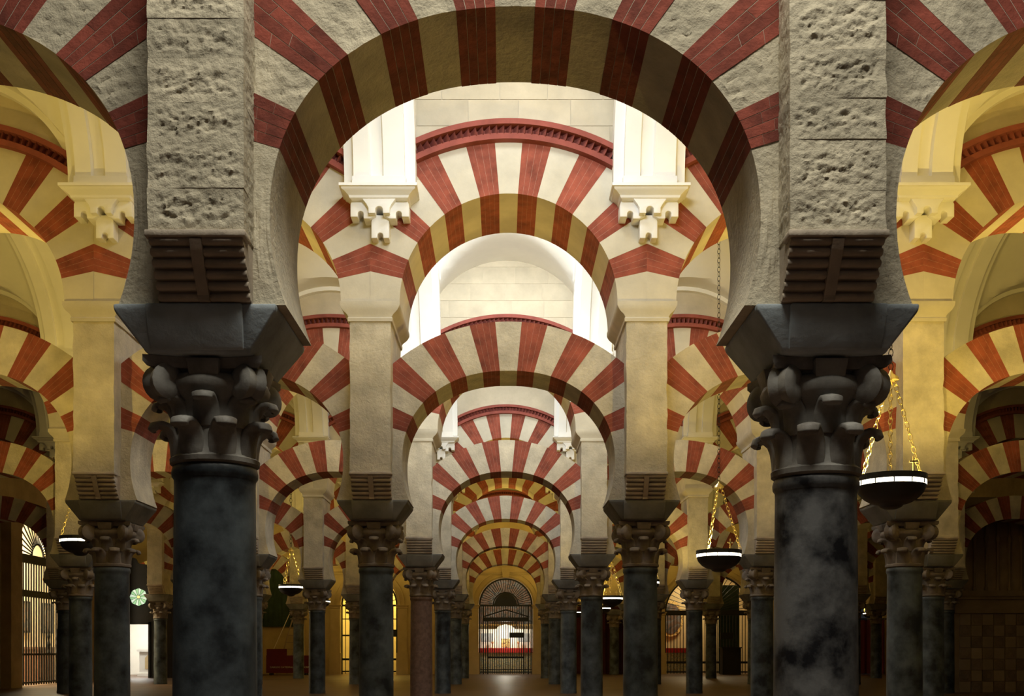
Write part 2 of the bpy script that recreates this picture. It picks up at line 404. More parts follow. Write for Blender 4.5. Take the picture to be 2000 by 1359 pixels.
def volute_mb():
    mb = MB(); prof = [(0.0, -0.062), (0.035, -0.072), (0.07, -0.066), (0.092, -0.05), (0.086, -0.02), (0.078, 0.0), (0.086, 0.02), (0.092, 0.05), (0.07, 0.066), (0.035, 0.072), (0.0, 0.062)]
    seg = 18; rings = []
    for r_, x in prof: rings.append([(x, max(r_, 0.001)*math.cos(2*PI*j/seg), max(r_, 0.001)*math.sin(2*PI*j/seg)) for j in range(seg)])
    return mb.rings(rings)
H = Z_CAP-Z_SHAFT
def bell_mb(rs):
    return MB().lathe([(rs*0.99, 0), (rs+0.018, 0.012), (rs+0.020, 0.035), (rs+0.004, 0.05), (rs+0.002, 0.2), (rs+0.012, 0.32), (rs+0.03, 0.345), (rs+0.065, 0.375),
                       (rs+0.075, 0.41), (rs+0.06, 0.445), (rs+0.02, 0.46), (rs+0.03, 0.49)], 40)
def abacus_mb():
    mb = MB(); n = 8; ring = []
    for q in range(4):
        a = q*PI/2
        for i in range(n):
            u = -1+2*i/n; x = 0.30*u; y = -(0.30-0.055*(1-u*u))
            ring.append((x*math.cos(a)-y*math.sin(a), x*math.sin(a)+y*math.cos(a)))
    return mb.rings([[(x*0.94, y*0.94, 0.475) for x, y in ring], [(x, y, 0.495) for x, y in ring], [(x, y, H-0.002) for x, y in ring]])
def boss_mb(): return MB().rings([[(-0.075, -0.275, 0.435), (0.075, -0.275, 0.435), (0.075, -0.2, 0.435), (-0.075, -0.2, 0.435)],
                                  [(-0.085, -0.30, 0.515), (0.085, -0.30, 0.515), (0.085, -0.2, 0.515), (-0.085, -0.2, 0.515)]])
def impost_parts():
    """dark block between capital and arches: lip, sloping sides, and the tongue below the corbel"""
    h = Z_IMP-Z_CAP
    def ring(hx, hy, z): return [(-hx, -hy, z), (hx, -hy, z), (hx, hy, z), (-hx, hy, z)]
    body = MB().rings([ring(0.265, 0.325, 0), ring(0.275, 0.335, 0.02), ring(0.405, 0.385, h-0.035), ring(0.41, 0.39, h)])
    tong = MB().rings([[(-0.235, -0.345, 0.012), (0.235, -0.345, 0.012), (0.235, -0.2, 0.012), (-0.235, -0.2, 0.012)],
                       [(-0.242, -0.405, h-0.05), (0.242, -0.405, h-0.05), (0.242, -0.2, h-0.05), (-0.242, -0.2, h-0.05)],
                       [(-0.242, -0.41, h-0.004), (0.242, -0.41, h-0.004), (0.242, -0.2, h-0.004), (-0.242, -0.2, h-0.004)]])
    return body, tong
def bevelled(mb, name, m, wd=0.012, sg=2, ang=25, smooth=40):
    me = mb.mesh(name, m); bm = bmesh.new(); bm.from_mesh(me)
    ed = [e for e in bm.edges if len(e.link_faces) == 2 and e.calc_face_angle(0) > math.radians(ang)]
    bmesh.ops.bevel(bm, geom=ed, offset=wd, segments=sg, affect='EDGES', profile=0.5); bm.to_mesh(me); bm.free()
    me.polygons.foreach_set('use_smooth', [True]*len(me.polygons)); me.set_sharp_from_angle(angle=math.radians(smooth)); return me
_imp = impost_parts()
CACHE = {}
def cached(key, fn):
    if key not in CACHE: CACHE[key] = fn()
    return CACHE[key]
def make_column(r, c, x=None, y=None, label=None, dz=0.0):
    rs = 0.2155 if r == 1 else 0.20
    x = colx(c) if x is None else x; y = rowy(r) if y is None else y
    sm = 'shaft'
    if r == 1 and c > 0: sm = 'shaft_b'
    if (r, c) in ((3, -0.5), (6, -1.5)): sm = 'shaft_pink'
    cm = 'capital' if r == 1 else 'capital_pale'
    look = {'shaft': 'blue-grey', 'shaft_b': 'black-veined', 'shaft_pink': 'rosy granite'}[sm]
    lab = label or f"{look} marble column with leafy capital, {colpos(c)}, {ORD[r-1]} arcade"
    lab = lab.replace('granite marble', 'granite')
    root = empty('column', (x, y, 0), lab, 'column', 'columns of the arcades')
    zt = Z_SHAFT+dz
    me = cached(('shaft', rs, sm, dz), lambda: MB().lathe([(rs*1.05, 0), (rs*1.05, 0.05), (rs*1.02, 0.08), (rs*1.03, 0.6), (rs*1.01, 1.3), (rs*0.985, zt-0.10), (rs*0.99, zt-0.07),
                                         (rs*1.04, zt-0.055), (rs*1.05, zt-0.03), (rs*1.03, zt-0.012), (rs*1.0, zt)], 48).mesh('shaft', sm, 35))
    link('shaft', me, root)
    rot = random.uniform(-0.06, 0.06)
    if r <= 2:
        cap = link('capital', cached(('bell', rs, cm), lambda: bell_mb(rs).mesh('capital', cm, 50)), root, (0, 0, zt), (0, 0, rot), (1, 1, (Z_CAP-zt)/H))
        l1 = cached(('leaf1', rs, cm), lambda: bevelled(leaf_mesh(0.185, rs-0.004, 0.135, 0.065), 'leaf', cm, 0.006, 2, 40))
        l2 = cached(('leaf2', rs, cm), lambda: bevelled(leaf_mesh(0.155, rs-0.004, 0.13, 0.06), 'leaf', cm, 0.006, 2, 40))
        vo = cached(('vol', cm), lambda: volute_mb().mesh('volute', cm, 40))
        for k in range(8):
            link('leaf', l1, cap, (0, 0, 0.03), (0, 0, (k+0.5)*PI/4)); link('leaf', l2, cap, (0, 0, 0.185), (0, 0, k*PI/4))
        for k in range(4):
            a = PI/4+k*PI/2
            link('volute', vo, cap, (0.305*math.cos(a), 0.305*math.sin(a), 0.405), (0, 0, a+PI/2))
            link('boss', cached(('boss', cm), lambda: bevelled(boss_mb(), 'boss', cm, 0.008)), cap, (0, 0, 0), (0, 0, k*PI/2))
        link('abacus', cached(('abacus', cm), lambda: abacus_mb().mesh('abacus', cm, 40)), cap)
    else:
        def whole():
            mb = MB(); src = [(bell_mb(rs), Matrix())]
            for k in range(8):
                src.append((leaf_mesh(0.185, rs-0.004, 0.135, 0.065), Matrix.Translation((0, 0, 0.03)) @ Matrix.Rotation((k+0.5)*PI/4, 4, 'Z')))
                src.append((leaf_mesh(0.155, rs-0.004, 0.13, 0.06), Matrix.Translation((0, 0, 0.185)) @ Matrix.Rotation(k*PI/4, 4, 'Z')))
            for k in range(4):
                a = PI/4+k*PI/2
                src.append((volute_mb(), Matrix.Translation((0.305*math.cos(a), 0.305*math.sin(a), 0.405)) @ Matrix.Rotation(a+PI/2, 4, 'Z')))
                src.append((boss_mb(), Matrix.Rotation(k*PI/2, 4, 'Z')))
            src.append((abacus_mb(), Matrix()))
            for s_, mx_ in src: mb.add([mx_ @ Vector(p) for p in s_.v], s_.f)
            return mb.mesh('capital', cm, 45)
        link('capital', cached(('cap', rs, cm), whole), root, (0, 0, zt), (0, 0, rot))
    im = link('impost_block', cached(('imp', r == 1), lambda: bevelled(_imp[0], 'impost_block', 'cool_impost' if r == 1 else 'shaded_impost', 0.012)), root, (0, 0, Z_CAP))
    link('impost_shade_block', cached(('tong', r == 1), lambda: bevelled(_imp[1], 'impost_shade_block', 'cool_impost' if r == 1 else 'shaded_impost', 0.01)), im)  # slightly proud block standing in for the corbel's shade on the impost
    return root
# ------------------------------------------------------------------ piers with their roll corbels
PW = 0.232
def rough_box(wx, y0, y1, z0, z1, amp, res, seed, name, m, fx=None):
    mb = MB(); nx = max(2, int(2*wx/res)); ny = max(2, int((y1-y0)/res)); nz = max(2, int((z1-z0)/res))
    def P(x, y, z):
        d = amp*noise.fractal(Vector((x*7+seed, y*7, z*7)), 0.8, 2.0, 5)
        e = amp*0.8*noise.noise(Vector((z*3+seed, x*2, y*2)))
        nxd = x/wx if abs(abs(x)-wx) < 1e-6 else 0; nyd = -1 if abs(y-y0) < 1e-6 else (1 if abs(y-y1) < 1e-6 else 0)
        if fx:
            mz = min(1, min(z-z0, z1-z)/0.05); mx_ = min(1, max(0, (wx-abs(x))/0.06)) if nyd else min(1, max(0, min(y-y0, y1-y)/0.06))
            d = amp*mz*mx_*noise.fractal(Vector((x*20+z*7+seed, y*20, z*27-x*7)), 0.55, 2.0, 5); d *= (1 if nyd else 0.5); e = 0.006*noise.noise(Vector((z*9+seed, x*3, y*3)))
            nxd = (1 if x > 0 else -1) if abs(abs(x)-wx) < 1e-6 else 0
        return (x+nxd*(d+e), y+nyd*(d+e), z)
    ring = [(-wx+2*wx*i/nx, y0) for i in range(nx)]+[(wx, y0+(y1-y0)*i/ny) for i in range(ny)]+[(wx-2*wx*i/nx, y1) for i in range(nx)]+[(-wx, y1-(y1-y0)*i/ny) for i in range(ny)]
    mb.rings([[P(x, y, z0+(z1-z0)*k/nz) for x, y in ring] for k in range(nz+1)])
    return mb.mesh(name, m, 45)
def corbel_mbs():
    z1, z0 = Z_CORB, Z_IMP; yf, yb = -T2/2, -T1/2-0.045
    core = MB(); n = 6
    prof = []
    for k in range(n+1):
        f = k/n; prof.append((yf+(yb-yf)*(f**1.25)+0.02, z1-(z1-z0)*f))
    core.rings([[(-PW+0.006, y, z), (PW-0.006, y, z), (PW-0.006, 0.0, z), (-PW+0.006, 0.0, z)] for y, z in prof][::-1])
    rolls = []
    for k in range(n):
        f = (k+0.5)/n; y = yf+(yb-yf)*(f**1.25)+0.014; z = z1-(z1-z0)*f
        rolls.append((y, z))
    return core, rolls, (z1-z0)/n*0.48
def roll_mb(x0, x1, r_):
    seg = 10
    rings = []
    for x, q in ((x0, 0.82), (x0+0.008, 1), (x1-0.008, 1), (x1, 0.82)):
        rings.append([(x, q*r_*1.15*math.cos(2*PI*j/seg), q*r_*math.sin(2*PI*j/seg)) for j in range(seg)])
    return MB().rings(rings)
def make_pier(r, c, x=None):
    x = colx(c) if x is None else x; y = rowy(r)
    root = empty('pier', (x, y, 0), f"square stone pier with roll corbel, {colpos(c)}, {ORD[r-1]} arcade", 'pier', 'stone piers above the columns')
    if r == 1:
        b = MB().box(-PW+0.012, PW-0.012, -T2/2+0.012, T2/2-0.012, Z_CORB, Z_PIER).obj('pier_body', 'plaster_stone', root)
        z = Z_CORB+0.02; rr_ = random.Random(int(c*10)+50)
        while z < Z_PIER-0.05:
            z2 = min(Z_PIER, z+rr_.uniform(0.19, 0.25))
            link('course_block', rough_box(PW, -T2/2, T2/2, z, z2, 0.0105, 0.009, c*9+z*3, 'course_block', 'stone', True), b); z = z2
    else:
        b = link('pier_body', cached('pier', lambda: rough_box(PW, -T2/2, T2/2, Z_CORB, Z_PIER, 0.008, 0.06, 3.3, 'pier_body', 'stone')), root)
    link('pier_neck', cached('neck', lambda: MB().box(-PW+0.004, PW-0.004, -T1/2+0.01, T2/2-0.05, Z_IMP, Z_CORB+0.02).mesh('pier_neck', 'stone')), root)
    core, rolls, rr = corbel_mbs()
    cb = link('roll_corbel', cached('corbcore', lambda: core.mesh('roll_corbel', 'corbel')), root)
    lip = cached('corblip', lambda: bevelled(MB().box(-PW-0.012, PW+0.012, -T2/2-0.022, -T2/2+0.1, Z_CORB-0.012, Z_CORB+0.02), 'corbel_lip', 'corbel', 0.008))
    strap = cached('strap', lambda: MB().rings([[(-0.028, y_-0.035, z_), (0.028, y_-0.035, z_), (0.028, y_+0.02, z_), (-0.028, y_+0.02, z_)] for y_, z_ in [(rolls[-1][0]+0.004, Z_IMP)]+rolls[::-1]]).mesh('corbel_strap', 'corbel'))
    if r <= 2:
        link('corbel_lip', lip, cb); link('corbel_strap', strap, cb)
        me = cached('roll', lambda: roll_mb(0.026, PW-0.004, rr).mesh('roll', 'corbel', 40))
        me2 = cached('roll2', lambda: roll_mb(-PW+0.004, -0.026, rr).mesh('roll', 'corbel', 40))
        for y_, z_ in rolls:
            link('roll', me, cb, (0, y_, z_)); link('roll', me2, cb, (0, y_, z_))
    else:
        def rset():
            mb = MB()
            for y_, z_ in rolls:
                q = roll_mb(-PW+0.004, PW-0.004, rr); mb.add([(a, b_+y_, c_+z_) for a, b_, c_ in q.v], q.f)
            mb.box(-PW-0.012, PW+0.012, -T2/2-0.022, -T2/2+0.1, Z_CORB-0.012, Z_CORB+0.02)
            return mb.mesh('corbel_roll_bank', 'corbel', 40)
        link('corbel_roll_bank', cached('rset', rset), cb)
    def mould():
        def ring(hx, hy, z): return [(-hx, -hy, z), (hx, -hy, z), (hx, hy, z), (-hx, hy, z)]
        h = T2/2
        return MB().rings([ring(PW, h, Z_PIER-0.02), ring(PW+0.02, h+0.02, Z_PIER-0.02), ring(PW+0.025, h+0.025, Z_PIER+0.015), ring(PW+0.015, h+0.015, Z_PIER+0.03), ring(PW+0.03, h+0.02, Z_PIER+0.06),
                           ring(PW+0.075, h+0.035, Z_PIER+0.10), ring(PW+0.095, h+0.045, Z_PIER+0.13), ring(0.34, h+0.05, Z_PIER+0.16), ring(0.34, h+0.05, Z_SPR)]).mesh('impost_moulding', 'plaster_stone', 30)
    link('impost_moulding', cached('mould', mould), root)
    return root

# ------------------------------------------------------------------ vault profile
Z_V, V_RISE, V_HALF = 6.3, 2.1, (A-T2)/2
L_R, L_Z = 1.50, 6.08
def hA(t): return Z_V+V_RISE*math.sqrt(max(0, 1-t*t))
def hB(dx, k=1): return L_Z+(0.5 if k == 0 else 0)+math.sqrt(max(0, L_R*L_R-dx*dx)) if abs(dx) < L_R else 0
def vault(n, b0, b1):
    """ceiling over nave n (between arcades n and n+1), bays b0..b1"""
    yc = rowy(n)+A/2; per = 22; nx = (b1-b0+1)*per; ny = 44
    x0 = XC+(b0-0.5)*W
    v = []; f = []
    for i in range(nx+1):
        x = x0+i*W/per; k = round((x-XC)/W); dx = x-XC-k*W
        for j in range(ny+1):
            t = -math.cos(PI*j/ny); y = yc+t*V_HALF
            v.append((x, y, max(hA(t), hB(dx, k), Z_V)))
    for i in range(nx):
        for j in range(ny):
            a = i*(ny+1)+j; f.append((a, a+1, a+ny+2, a+ny+1))
    mb = MB().add(v, f)
    o = mb.obj('ceiling', 'plaster', smooth=30); tag(o, f"white plaster groin vault over the {['nearest', 'second', 'third', 'fourth', 'fifth', 'sixth', 'last'][n]} aisle", None, None, 'structure')
    # raised band around each lunette
    band = cached('lunette', lambda: MB().rings([[(rr*math.sin(t), yy, L_Z+rr*math.cos(t)) for rr, yy in ((L_R-0.07, -0.10), (L_R+0.03, -0.10), (L_R+0.03, 0.06), (L_R-0.07, 0.06))]
                                     for t in [-PI*0.47+PI*0.94*i/40 for i in range(41)]]).mesh('lunette_band', 'plaster', 30))
    yw = rowy(n+1)-T2/2
    for b in [q for q in range(b0, b1+1) if q]: link('lunette_band', band, o, (XC+b*W, yw, 0))
    return o
def rib_meshes():
    def sweep(name, sec, off):
        rings = []
        for i in range(49):
            th = PI*i/48; y = -math.cos(th)*(V_HALF); z = Z_V+V_RISE*math.sin(th)
            # inward normal of the ellipse
            ny_, nz_ = math.cos(th)/V_HALF, -math.sin(th)/V_RISE; l = math.hypot(ny_, nz_); ny_ /= l; nz_ /= l
            rings.append([(x, y+ny_*d, z+nz_*d) for x, d in sec])
        return MB().rings(rings).mesh(name, 'white', 25)
    fr = sweep('rib_face', [(-0.285, -0.05), (-0.285, 0.26), (-0.11, 0.26), (-0.095, 0.215), (0.035, 0.215), (0.05, 0.26), (0.285, 0.26), (0.285, -0.05)], 0)
    bk = sweep('rib_backing', [(-0.40, -0.05), (-0.40, 0.175), (0.40, 0.175), (0.40, -0.05)], 0)
    return fr, bk
R_FR, R_BK = rib_meshes()
def make_rib(n, c, x):
    root = empty('vault_rib', (x, rowy(n)+A/2, 0), f"white panelled pilaster and vault rib, {colpos(c)}, before the {ORD[n]} arcade", 'vault rib', 'white ribs of the vaults')
    link('rib_face', R_FR, root); link('rib_backing', R_BK, root)
    link('rib_foot', cached('ribfoot', lambda: MB().box(-0.30, 0.30, V_HALF-0.275, V_HALF+0.04, Z_V-0.05, Z_V+0.07).mesh('rib_foot', 'white')), root)
def corbel_capital_meshes():
    """the white hanging capitals on the spandrels; y = 0 at the wall"""
    def ring(hx, d, z): return [(-hx, -d, z), (hx, -d, z), (hx, 0.02, z), (-hx, 0.02, z)]
    slab = MB().rings([ring(0.325, 0.25, -0.13), ring(0.345, 0.28, -0.115), ring(0.355, 0.285, -0.085), ring(0.40, 0.33, -0.045), ring(0.43, 0.35, -0.03), ring(0.43, 0.36, -0.012), ring(0.455, 0.38, -0.005), ring(0.455, 0.38, 0.03)])
    def arc(cx, cz, r_, a0, a1, n=6): return [(cx+r_*math.cos(a0+(a1-a0)*i/n), cz+r_*math.sin(a0+(a1-a0)*i/n)) for i in range(n+1)]
    # side scroll, right-hand outline (x,z)
    side = [(0.05, -0.12), (0.05, -0.31), (0.115, -0.35), (0.19, -0.35)] + [(0.19, -0.31)] + arc(0.225, -0.285, 0.035, PI, 0)[0:] + [(0.26, -0.325), (0.345, -0.325), (0.345, -0.16), (0.33, -0.12)]
    wing = lambda s_: [(x*s_, z) for x, z in (side if s_ > 0 else side[::-1])]
    mid = [(-0.20, -0.12), (-0.15, -0.19), (-0.125, -0.24), (-0.125, -0.31), (-0.045, -0.31)]+arc(0, -0.265, 0.045, PI, 0)+[(0.045, -0.31), (0.125, -0.31), (0.125, -0.24), (0.15, -0.19), (0.20, -0.12)]
    tong = [(-0.075, -0.28), (-0.105, -0.36), (-0.105, -0.58), (-0.035, -0.58), (-0.035, -0.55)]+arc(0, -0.545, 0.035, PI, 0)+[(0.035, -0.55), (0.035, -0.58), (0.105, -0.58), (0.105, -0.36), (0.075, -0.28)]
    return slab, wing, mid, tong
_cc = corbel_capital_meshes()
def make_corbel_capital(n, c, x):
    root = empty('corbel_capital', (x, rowy(n+1)-T2/2, Z_V-0.075), f"white plaster corbel capital, {colpos(c)}, on the {ORD[n]} arcade", 'corbel', 'white corbels under the vault ribs')
    root.scale = (0.95, 1, 0.86)
    slab, wing, mid, tong = _cc
    link('corbel_slab', cached('ccs', lambda: slab.mesh('corbel_slab', 'white', 25)), root)
    link('scroll', cached('ccw', lambda: bevelled(MB().prism(wing(1), -0.20, 0.02), 'scroll', 'white', 0.008, 2, 30)), root)
    link('scroll', cached('ccw2', lambda: bevelled(MB().prism(wing(-1), -0.20, 0.02), 'scroll', 'white', 0.008, 2, 30)), root)
    link('corbel_leaf', cached('ccm', lambda: bevelled(MB().prism(mid, -0.27, 0.0), 'corbel_leaf', 'white', 0.008, 2, 30)), root)
    link('corbel_tongue', cached('cct', lambda: bevelled(MB().prism(tong, -0.15, 0.02), 'corbel_tongue', 'white', 0.008, 2, 30)), root)
# wall above the upper arches of one arcade
def upper_wall(r, b0, b1):
    mb = MB(); n = 24
    for b in range(b0, b1+1):
        xc = XC+b*W; y0, y1 = rowy(r)-T2/2+0.012, rowy(r)+T2/2-0.012; k = len(mb.v)
        for i in range(n+1):
            x = -W/2+W*i/n; z = CZ+math.sqrt(CR*CR-x*x)-0.01
            mb.v += [(xc+x, y0, z), (xc+x, y1, z), (xc+x, y0, 8.7), (xc+x, y1, 8.7)]
        for i in range(n):
            a = k+4*i; c = a+4
            mb.f += [(a, c, c+2, a+2), (a+1, a+3, c+3, c+1), (a, a+1, c+1, c), (a+2, c+2, c+3, a+3)]
    o = mb.obj('wall_upper', 'ashlar'); tag(o, f"pale ashlar wall over the {ORD[r-1]} arcade", None, None, 'structure')
    return o
def ashlar_blocks(wall, r, bays):
    y = rowy(r)-T2/2+0.012
    for b in bays:
        rr = random.Random(b*31+r)
        for q, (z0, z1) in enumerate(((6.44, 6.76), (6.76, 7.06), (7.06, 7.36), (7.36, 7.66), (7.66, 7.96), (7.96, 8.26))):
            x = -1.30+(0.0 if q % 2 else -0.27)
            while x < 1.30:
                wd = rr.uniform(0.52, 0.66); a, c = max(x, -1.32), min(x+wd, 1.32)
                if c-a > 0.1:
                    MB().box(a+0.004, c-0.004, -0.008-rr.uniform(0, 0.002), 0.03, z0+0.004, z1-0.004).obj('ashlar_block', 'ashlar', wall, (XC+b*W, y, 0))
                x += wd

# ------------------------------------------------------------------ build the setting
fl = MB().box(-22, 22, -3, 52, -0.2, 0).obj('floor', 'floor'); tag(fl, 'dark polished brown marble floor', None, None, 'structure')
ROWS = {1: (-1, 1), 2: (-2, 2), 3: (-3, 3), 4: (-4, 4), 5: (-3, 4), 6: (-3, 4)}
for r, (b0, b1) in ROWS.items():
    uw = upper_wall(r, *((-4, 4) if r < 4 else (-4, 5)))
    if r == 2: ashlar_blocks(uw, r, (-1, 0, 1))
    if r == 3: ashlar_blocks(uw, r, (0,))
for n in range(0, 7): vault(n, *((-4, 4) if n < 3 else (-5, 5)))
# ------------------------------------------------------------------ arcades
JX = {(5, -3.5): (-10.84, -10.84), (1, -0.5): (-1.545, -1.485), (1, 0.5): (1.675, 1.615)}      # column and pier stand a little apart in the front arcade
for r, (b0, b1) in ROWS.items():
    for b in range(b0, b1+1):
        make_arch(r, b, 'lower')
        u = make_arch(r, b, 'upper'); add_cornice(u, r == 2)
    c = b0-0.5
    while c <= b1+0.5:
        jc, jp = JX.get((r, c), (None, None))
        make_column(r, c, jc, dz=(-0.06 if (r, c) == (1, 0.5) else 0))
        make_pier(r, c, jp)
        c += 1
for n in range(1, 6):
    b0, b1 = ROWS[n+1]; c = b0-0.5
    while c <= b1+0.5:
        x = colx(c)+{(1, -0.5): 0.13, (1, -1.5): 0.18, (1, 1.5): -0.06}.get((n, c), 0)
        make_rib(n, c, x); make_corbel_capital(n, c, x); c += 1

# ------------------------------------------------------------------ walls with arched openings
def arched_wall(name, x0, x1, z1, openings, t, m, loc, rot=0.0, label=None):
    """wall in local x,z, front at y = 0, thickness t; openings: (centre, half width, spring height, rise)"""
    mb = MB(); x = x0
    for xc, hw, zs, rise in sorted(openings):
        mb.box(x, xc-hw, 0, t, 0, z1); n = 24; k = len(mb.v)
        for i in range(n+1):
            a = PI*i/n; px, pz = xc-hw*math.cos(a), zs+rise*math.sin(a)
            mb.v += [(px, 0, pz), (px, t, pz), (px, 0, z1), (px, t, z1)]
        for i in range(n):
            a = k+4*i; c = a+4; mb.f += [(a, c, c+2, a+2), (a+1, a+3, c+3, c+1), (a, a+1, c+1, c), (a+2, c+2, c+3, a+3)]
        x = xc+hw
    mb.box(x, x1, 0, t, 0, z1)
    o = mb.obj(name, m, None, loc, (0, 0, rot)); tag(o, label, None, None, 'structure'); return o
BACK = [(0.11, 1.21, 3.07, 1.21), (-5.95, 1.27, 3.07, 1.27), (9.1, 1.95, 2.75, 1.75), (15.6, 1.2, 3.07, 1.2)]
wb = arched_wall('wall_back', -17.4, 17.6, 8.7, BACK, 0.5, 'wall', (0, WALL_Y, 0), 0, 'ochre chapel wall closing the far end of the aisles')
def archivolt(wall, xc, hw, zs, rise):
    for r0, r1, d in ((0.06, 0.12, 0.05), (0.25, 0.31, 0.06)):
        rings = []
        for i in range(33):
            a = PI*i/32; c_, s_ = -math.cos(a), math.sin(a)
            rings.append([(xc+(hw+q)*c_, -y, zs+(rise+q)*s_) for q, y in ((r0, -0.02), (r0, d), (r1, d), (r1, -0.02))])
        MB().rings(rings).obj('archivolt', 'wall', wall, smooth=30)
    for sgn in (-1, 1):
        a, b = sorted((xc+sgn*hw, xc+sgn*(hw+0.42)))
        MB().box(a, b, -0.09, 0.02, 0, zs-0.16).obj('jamb_pilaster', 'wall', wall)
        MB().rings([[(a-q, -0.09-q, z), (b+q, -0.09-q, z), (b+q, 0.02, z), (a-q, 0.02, z)] for q, z in ((0, zs-0.16), (0.03, zs-0.13), (0.03, zs-0.08), (0.07, zs-0.03), (0.07, zs))]).obj('jamb_capital', 'wall', wall)
        MB().box(a-0.05, b+0.05, -0.14, 0.02, 0, 0.95).obj('jamb_plinth', 'wall', wall)
for op in BACK[:3]: archivolt(wb, *op)
for z in (4.45, 4.80): MB().rings([[(x, 0.01, z-0.05), (x, -0.05, z-0.05), (x, -0.10, z+0.04), (x, 0.01, z+0.04)] for x in (-8.5, 4.0)]).obj('string_course', 'wall', wb)
MB().prism([(-0.02, 4.27), (0.24, 4.27), (0.30, 4.66), (-0.08, 4.66)], -0.12, 0.02).obj('keystone', 'wall', wb)
# ------------------------------------------------------------------ iron gates
def make_gate(loc, rot, hw, zs, rise, label, step, beams, fan, pediment=False, plate=None, br=0.017):
    root = empty('iron_gate', loc, label, 'gate', 'black iron gates of the chapels', rotz=rot)
    bar = cached(('bar', round(zs, 2), br), lambda: MB().tube((0, 0, 0.02), (0, 0, zs), br, 6).mesh('bar', 'iron', 60))
    n = int(2*hw/step)
    for i in range(1, n): link('bar', bar, root, (-hw+2*hw*i/n, 0, 0))
    for sgn in (-1, 1): MB().box(sgn*(hw-0.03)-0.03, sgn*(hw-0.03)+0.03, -0.03, 0.03, 0, zs).obj('post', 'iron', root)
    for z, h in beams: MB().box(-hw, hw, -0.035, 0.035, z-h/2, z+h/2).obj('rail', 'iron', root)
    rings = []
    for i in range(33):
        a = PI*i/32; c_, s_ = -math.cos(a), math.sin(a)
        rings.append([((hw-q)*c_, y, zs+(rise-q)*s_) for q, y in ((0, -0.03), (0.07, -0.03), (0.07, 0.03), (0, 0.03))])
    MB().rings(rings).obj('arch_frame', 'iron', root)
    ri = fan[1]
    if fan[0]:
        rings = [[((ri+q)*-math.cos(PI*i/24), y, zs+(ri+q)*math.sin(PI*i/24)) for q, y in ((-0.03, -0.02), (0.03, -0.02), (0.03, 0.02), (-0.03, 0.02))] for i in range(25)]
        MB().rings(rings).obj('fan_hub', 'iron', root)
        for i in range(1, fan[0]):
            a = PI*i/fan[0]
            MB().tube((ri*-math.cos(a), 0, zs+ri*math.sin(a)), ((hw-0.05)*-math.cos(a), 0, zs+(rise-0.05)*math.sin(a)), br*0.9, 5).obj('fan_bar', 'iron', root)
    if pediment:
        zb = zs-0.62; q = hw*0.84
        MB().box(-q, q, -0.06, 0.06, zb-0.11, zb+0.07).obj('lintel', 'iron', root)
        for sgn in (-1, 1):
            MB().prism([(0, zb+0.44), (0, zb+0.37), (sgn*q, zb+0.07), (sgn*q, zb+0.13)][::(1 if sgn < 0 else -1)], -0.05, 0.05).obj('pediment', 'iron', root)
            MB().box(sgn*q-0.03, sgn*q+0.03, -0.05, 0.05, 0, zs).obj('door_post', 'iron', root)
            MB().box(sgn*q*0.8-0.03, sgn*q*0.8+0.03, -0.05, 0.05, 0, zb).obj('door_stile', 'iron', root)
        MB().box(-q*0.8, q*0.8, -0.05, 0.05, 0.70, 0.79).obj('lock_rail', 'iron', root)
        # dark carved shell inside the fan
        MB().prism([(0.5*math.cos(PI*i/16), zs+0.02+0.5*math.sin(PI*i/16)) for i in range(17)], -0.02, 0.05).obj('fan_shell', 'iron', root)
    if plate:
        x0, x1, z0, z1 = plate; MB().box(x0, x1, -0.07, -0.04, z0, z1).obj('notice_plate', 'green' if z0 > 1.9 else 'iron', root)
    return root
make_gate((0.11, WALL_Y+0.2, 0), 0, 1.19, 3.07, 1.19, 'black iron gate with pediment and fanlight at the end of the central aisle', 0.098, ((3.05, 0.09), (0.09, 0.05), (0.2, 0.03)), (30, 0.55), True, (0.16, 0.82, 1.62, 1.85))
make_gate((-5.95, WALL_Y+0.2, 0), 0, 1.25, 3.07, 1.25, 'black iron chapel gate glowing golden, left of the central gate', 0.19, ((3.05, 0.08), (1.72, 0.07), (0.66, 0.09), (0.12, 0.06), (2.45, 0.04)), (16, 0.4), False, (0.75, 1.25, 1.66, 1.98))
make_gate((9.1, WALL_Y+0.2, 0), 0, 1.93, 2.75, 1.73, 'wide black iron chapel screen with a green door, right of the central gate', 0.135, ((2.72, 0.22), (0.52, 0.10), (0.1, 0.06)), (26, 0.3), False, (0.55, 1.1, 1.55, 1.85))
# side gate in the left-hand wall
GY = 32.75
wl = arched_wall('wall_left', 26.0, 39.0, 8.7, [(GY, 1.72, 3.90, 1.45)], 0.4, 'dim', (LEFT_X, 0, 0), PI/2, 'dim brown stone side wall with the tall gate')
g4 = make_gate((LEFT_X-0.2, GY, 0), PI/2, 1.70, 3.90, 1.43, 'tall black iron gate before a bright cream room, at the far left', 0.17, ((3.82, 0.26), (2.78, 0.2), (0.95, 0.06), (0.1, 0.05)), (19, 0.42), False, None, 0.026)
for yy in (-1.25, 0.75, 1.35):
    MB().lathe([(0.03, 0.95), (0.05, 1.0), (0.03, 1.1), (0.055, 1.25), (0.03, 1.4), (0.05, 1.5), (0.03, 1.6), (0.03, 1.75)], 8).obj('baluster', 'iron', g4, (yy, -0.02, 0))
for y_, d in ((26.4, 0.35), (30.3, 0.28), (35.4, 0.28)):
    MB().box(LEFT_X-0.02, LEFT_X+d, y_-0.35, y_+0.35, 0, 5.2).obj('wall_pilaster', 'dim', wl).matrix_parent_inverse = wl.matrix_basis.inverted()
